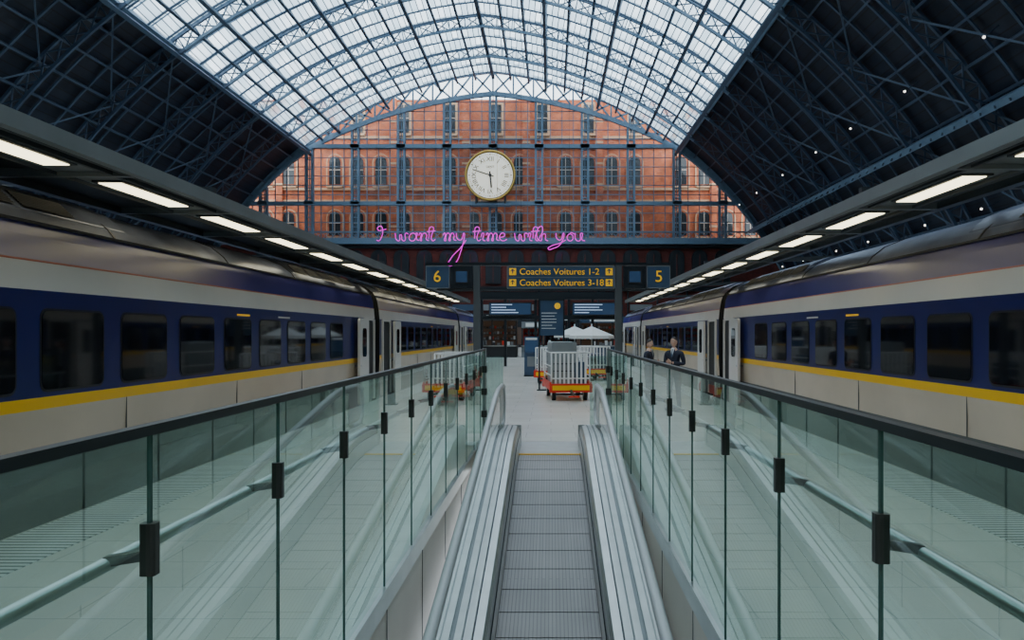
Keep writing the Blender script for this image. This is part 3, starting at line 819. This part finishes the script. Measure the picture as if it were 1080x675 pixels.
def machine(px0,px1,ybase,ytop,k,name='ticket_machine'):
    Y=H*F/(ybase-VY); x0=(px0-VX)*Y/F;x1=(px1-VX)*Y/F;zt=H+(VY-ytop)*Y/F; w=(x1-x0)/2
    e=empty(name,((x0+x1)/2,Y,0)); b=MB()
    b.box(-w,w,0,.5,0.05,zt,k); b.box(-w-.02,w+.02,-.03,.53,0,.06,'darksteel')
    b.prism([(-.0,zt*.62),(-.08,zt*.60),(-.08,zt*.64),(0,zt*.9)],'x',-w*.8,w*.8,'screen')
    b.box(-w*.6,w*.6,-.02,0,zt*.25,zt*.5,'grey'); b.box(-w*.8,w*.8,-.015,0,zt*.92,zt*.97,'white')
    b.obj('cabinet',e)
machine(553,568,397,355,'signblue')
# ---------------------------------------------------------------- luggage cart
def cart(name,X,Y,w,L,rot,loadh,lk='grey'):
    e=empty(name,(X,Y,0)); e.rotation_euler=(0,0,rot); b=MB()
    b.box(-w/2,w/2,0,L,.30,.42,'yellow'); b.box(-w/2-.03,w/2+.03,-.05,.0,.24,.48,'orange'); b.box(-w/2-.03,w/2+.03,L,L+.05,.26,.46,'orange')
    b.box(-w/2-.02,-w/2+.02,0,L,.30,.52,'orange'); b.box(w/2-.02,w/2+.02,0,L,.30,.52,'orange')
    b.box(-w/2+.05,w/2-.05,-.056,-.05,.30,.43,'yellow')
    for yy in (.3,L-.3):
        for xx_ in (-w/2+.12,w/2-.12):
            pts=[(yy+.17*math.cos(t*math.pi/10),.17+.17*math.sin(t*math.pi/10)) for t in range(20)]
            b.prism(pts,'x',xx_-.05,xx_+.05,'black')
            pts=[(yy+.07*math.cos(t*math.pi/6),.17+.07*math.sin(t*math.pi/6)) for t in range(12)]
            b.prism(pts,'x',xx_-.06,xx_+.06,'steel')
        b.beam((-w/2+.1,yy,.17),(w/2-.1,yy,.17),.05,.05,'darksteel')
    b.beam((0,-.0,.3),(0,-.7,.18),.05,.05,'darksteel'); b.beam((-.15,-.7,.18),(.15,-.7,.18),.04,.04,'orange')
    top=1.33
    for yy in (.03,L-.03):
        for xx_ in (-w/2+.03,w/2-.03): b.tube([(xx_,yy,.4),(xx_,yy,top)],.022,'white')
        b.tube([(-w/2+.03,yy,top),(w/2-.03,yy,top)],.022,'white'); b.tube([(-w/2+.03,yy,.62),(w/2-.03,yy,.62)],.018,'white')
        n=9
        for i in range(1,n): x_=-w/2+.03+(w-.06)*i/n; b.box(x_-.028,x_+.028,yy-.012,yy+.012,.45,top,'white')
    for xx_ in (-w/2+.03,w/2-.03):
        for z in (.7,.95,1.33): b.tube([(xx_,.03,z),(xx_,L-.03,z)],.016,'white')
    b.obj('cart_frame',e)
    l=MB()
    if loadh>0:
        l.prism(rrect(-w*.12,.42+loadh/2,w*.62,loadh,.05),'y',.35,L-.4,lk)
        l.prism(rrect(w*.28,.75,w*.3,.62,.05),'y',.3,L-.5,'signblue')
        for z in (.6,.8,1.0): l.box(-w*.40,w*.16,.33,.36,z,z+.02,'darksteel')
        l.obj('luggage_load',e)
    return e
cart('luggage_trolley',(602-VX)*20.3/F,20.3,1.12,2.1,0.10,1.2,'lgrey')
cart('luggage_trolley',-.15,27.2,.9,1.8,-.2,.95)
cart('luggage_trolley',-2.55,18.9,.9,1.8,0.0,.7)
cart('luggage_trolley',1.75,29.0,1.3,1.8,0.3,.5)
for px,Yd in ((624,33.0),(606,36.0)):
    x=(px-VX)*Yd/F; e=empty('parasol',(x,Yd,0)); b=MB(); zt=H+(VY-344)*Yd/F; n=8; r=1.0
    ring=[(r*math.cos(i*2*math.pi/n),r*math.sin(i*2*math.pi/n),zt-.42) for i in range(n)]
    b.add([(0,0,zt)]+ring,[(0,1+i,1+(i+1)%n) for i in range(n)],'parasol')
    b.add([(p[0],p[1],p[2]) for p in ring]+[(p[0]*1.01,p[1]*1.01,p[2]-.14) for p in ring],[(i,(i+1)%n,(i+1)%n+n,i+n) for i in range(n)],'parasol')
    b.tube([(0,0,0),(0,0,zt+.1)],.03,'steel'); b.box(-.3,.3,-.3,.3,0,.08,'darksteel')
    for p in ring: b.beam((0,0,zt-.3),(p[0]*.97,p[1]*.97,p[2]),.02,.02,'steel')
    b.obj('canvas_and_pole',e)
# ---------------------------------------------------------------- people
def skinobj(verts,edges,rad,root,sub=2):
    me=bpy.data.meshes.new('sk'); me.from_pydata(verts,edges,[]); o=bpy.data.objects.new('sk',me); COL.objects.link(o)
    m=o.modifiers.new('s','SKIN'); m.use_smooth_shade=True
    sv=me.skin_vertices[0].data
    for i,r in enumerate(rad): sv[i].radius=r if isinstance(r,tuple) else (r,r); sv[i].use_root=(i==root)
    s=o.modifiers.new('u','SUBSURF'); s.levels=sub; s.render_levels=sub
    dg=bpy.context.evaluated_depsgraph_get(); dg.update(); ev=o.evaluated_get(dg)
    nm=bpy.data.meshes.new_from_object(ev); bpy.data.objects.remove(o); return nm
def segd(p,a,b):
    ab=b-a; t=max(0,min(1,(p-a).dot(ab)/ab.length_squared)); return (p-(a+ab*t)).length
def person(name,loc,rot,hs=1.0,arms='front',hair='hair'):
    e=empty(name,loc); e.rotation_euler=(0,0,rot); e.scale=(hs,)*3
    V=[];E=[];Rr=[];LB=[]
    def add(p,r,par=None,lab=None):
        V.append(Vector(p));Rr.append(r)
        if par is not None:E.append((par,len(V)-1));LB.append(lab)
        return len(V)-1
    pel=add((0,0,.96),(.155,.115)); sp=add((0,.0,1.12),(.145,.105),pel,'suit'); ch=add((0,-.01,1.30),(.17,.115),sp,'suit')
    nk=add((0,.01,1.46),(.085,.07),ch,'suit'); nk2=add((0,-.01,1.56),(.052,.055),nk,'skin')
    wr=[]
    for s in (-1,1):
        sh=add((s*.19,.0,1.405),(.068,.068),ch,'suit')
        if arms=='front': el=(s*.25,.03,1.13); w=(s*.07,-.20,1.13+.03*s); hd=(s*.0,-.245,1.15+.03*s)
        else: el=(s*.25,.02,1.12); w=(s*.26,-.07,.88); hd=(s*.26,-.09,.80)
        em=add(el,(.05,.052),sh,'suit'); fw=add(w,(.036,.036),em,'suit'); w2=Vector(w).lerp(Vector(hd),.35); wi=add(w2,(.026,.026),fw,'skin'); wr.append((s,w2,Vector(hd)))
        hp=add((s*.095,0,.88),(.10,.105),pel,'trous'); kn=add((s*.115,-.02,.50),(.064,.068),hp,'trous'); an=add((s*.125,.02,.13),(.05,.055),kn,'trous')
        hl=add((s*.125,.03,.06),(.045,.045),an,'shoe'); to=add((s*.15,-.17,.045),(.045,.035),hl,'shoe')
    nm=skinobj(V,E,Rr,0)
    keys=['suit','trous','skin','shoe']
    for k in keys: nm.materials.append(M[k])
    for p in nm.polygons:
        p.use_smooth=True
        best=min(range(len(E)),key=lambda i:segd(p.center,V[E[i][0]],V[E[i][1]]))
        lab=LB[best]
        if lab=='trous' and p.center.z>.84: lab='suit'
        p.material_index=keys.index(lab)
    o=bpy.data.objects.new('body',nm);COL.objects.link(o);o.parent=e
    for (s,w,hd) in wr:
        d=(hd-w).normalized(); up=Vector((0,0,1)) if abs(d.z)<.8 else Vector((0,-1,0))
        side=d.cross(up).normalized(); 
        V2=[w,w+d*.045];E2=[(0,1)];R2=[(.024,.02),(.034,.018)]
        for i,off in enumerate((-.028,-.009,.010,.028)):
            L=(.062,.075,.07,.055)[i]; b0=w+d*.085+up*off
            k=len(V2); curl=side*(-s)
            V2+=[b0,b0+d*L*.5+curl*.01,b0+d*L*.85+curl*.035]; E2+=[(1,k),(k,k+1),(k+1,k+2)]; R2+=[(.010,.010),(.009,.009),(.007,.007)]
        k=len(V2); V2+=[w+d*.05+up*.035+side*(-s)*.01,w+d*.08+up*.055+side*(-s)*.02,w+d*.105+up*.06+side*(-s)*.03];E2+=[(1,k),(k,k+1),(k+1,k+2)];R2+=[(.013,.013),(.011,.011),(.009,.009)]
        hm=skinobj(V2,E2,R2,0,1); hm.materials.append(M['skin'])
        o=bpy.data.objects.new('hand',hm);COL.objects.link(o);o.parent=e
    b=MB(); hc=Vector((0,-.02,1.655))
    b.sphere(hc,(.076,.094,.115),'skin',20,14)
    for i,v in enumerate(b.v):
        v=Vector(v)-hc
        if v.z<-.03: v.x*=1-.25*min(1,(-v.z-.03)/.08); 
        if v.z<-.05 and v.y<0: v.y*=1.02
        b.v[i]=tuple(v+hc)
    b.add([hc+Vector(q) for q in ((0,-.092,.015),(-.016,-.088,-.03),(.016,-.088,-.03),(0,-.118,-.026),(0,-.09,-.036))],[(0,1,3),(0,3,2),(1,4,3),(3,4,2)],'skin',True)
    for s in (-1,1):
        b.sphere(hc+Vector((s*.078,.008,-.005)),(.012,.02,.032),'skin',8,6)
        b.sphere(hc+Vector((s*.03,-.082,.012)),(.014,.009,.008),'shirt',8,6); b.sphere(hc+Vector((s*.03,-.090,.012)),.005,'black',6,4)
        b.box(hc.x+s*.03-.017,hc.x+s*.03+.017,hc.y-.092,hc.y-.084,hc.z+.028,hc.z+.034,'hair')
    b.sphere(hc+Vector((0,-.083,-.058)),(.024,.009,.007),'skin',8,6)
    b.box(-.02,.02,hc.y-.0905,hc.y-.085,hc.z-.0595,hc.z-.0565,'hair')
    seg,ring=24,10; o0=len(b.v)
    for i in range(ring+1):
        for j in range(seg):
            p=2*math.pi*j/seg; f=-math.sin(p)
            ext=.26+.16*(1-max(0,f))**.6 if f>0 else .42+.22*(-f)
            tt=math.pi*ext*i/ring
            b.v.append((hc.x+.081*math.sin(tt)*math.cos(p),hc.y+.004+.098*math.sin(tt)*math.sin(p),hc.z+.004+.118*math.cos(tt)))
    for i in range(ring):
        for j in range(seg): b.face([o0+i*seg+j,o0+(i+1)*seg+j,o0+(i+1)*seg+(j+1)%seg,o0+i*seg+(j+1)%seg],'hair',True)
    b.obj('head',e)
    b=MB()
    b.add([(-.045,-.088,1.49),(.045,-.088,1.49),(0,-.135,1.28),(0,-.05,1.52)],[(0,2,1),(0,1,3)],'shirt')
    b.add([(-.012,-.094,1.485),(.012,-.094,1.485),(.016,-.136,1.31),(0,-.139,1.285),(-.016,-.136,1.31)],[(0,4,3,2,1)],'signblue')
    b.tube([(.050*math.cos(i*math.pi/6),-.008+.052*math.sin(i*math.pi/6),1.503) for i in range(13)],.010,'shirt',6,False)
    for s in (-1,1):
        b.add([(s*.045,-.088,1.492),(s*.075,-.090,1.44),(s*.055,-.128,1.34),(0,-.142,1.25)],[(0,1,2,3)],'suit')
    b.obj('shirt_and_tie',e)
Yp=17.7; person('standing_man',((711-VX)*Yp/F,Yp,0),math.radians(-35),1.0,'front')
Yp=19.0; person('standing_man',((684.5-VX)*Yp/F,Yp,0),math.radians(60),.965,'front')
# ---------------------------------------------------------------- world, sun, camera
w=bpy.data.worlds.new('overcast_sky'); S.world=w; w.use_nodes=True; nt=w.node_tree
bg=nt.nodes['Background']
sk=nt.nodes.new('ShaderNodeTexSky'); sk.sky_type='NISHITA'; sk.sun_disc=False; sk.sun_elevation=math.radians(50); sk.sun_rotation=math.radians(200)
mx=nt.nodes.new('ShaderNodeMix'); mx.data_type='RGBA'; mx.inputs[0].default_value=0.93
sc_=nt.nodes.new('ShaderNodeVectorMath'); sc_.operation='SCALE'; sc_.inputs['Scale'].default_value=.3
nt.links.new(sk.outputs[0],sc_.inputs[0]); nt.links.new(sc_.outputs[0],mx.inputs[6]); mx.inputs[7].default_value=(0.85,0.95,1.0,1)
nt.links.new(mx.outputs[2],bg.inputs[0]); bg.inputs[1].default_value=3.8
sl=bpy.data.lights.new('sun','SUN'); sl.energy=1.2; sl.angle=math.radians(15); sl.color=(1,.95,.88)
so=bpy.data.objects.new('sun',sl); COL.objects.link(so)
dirv=Vector((0.18,0.62,-0.76)); so.rotation_euler=dirv.to_track_quat('-Z','Y').to_euler()
cam=bpy.data.cameras.new('camera'); cam.lens=26; cam.sensor_width=36; cam.clip_end=500; cam.clip_start=.05
cam.shift_x=-(VX-540)/1080; cam.shift_y=(VY-337.5)/1080
co=bpy.data.objects.new('camera',cam); COL.objects.link(co); co.location=(0,0,H); co.rotation_euler=(math.pi/2,0,0); S.camera=co
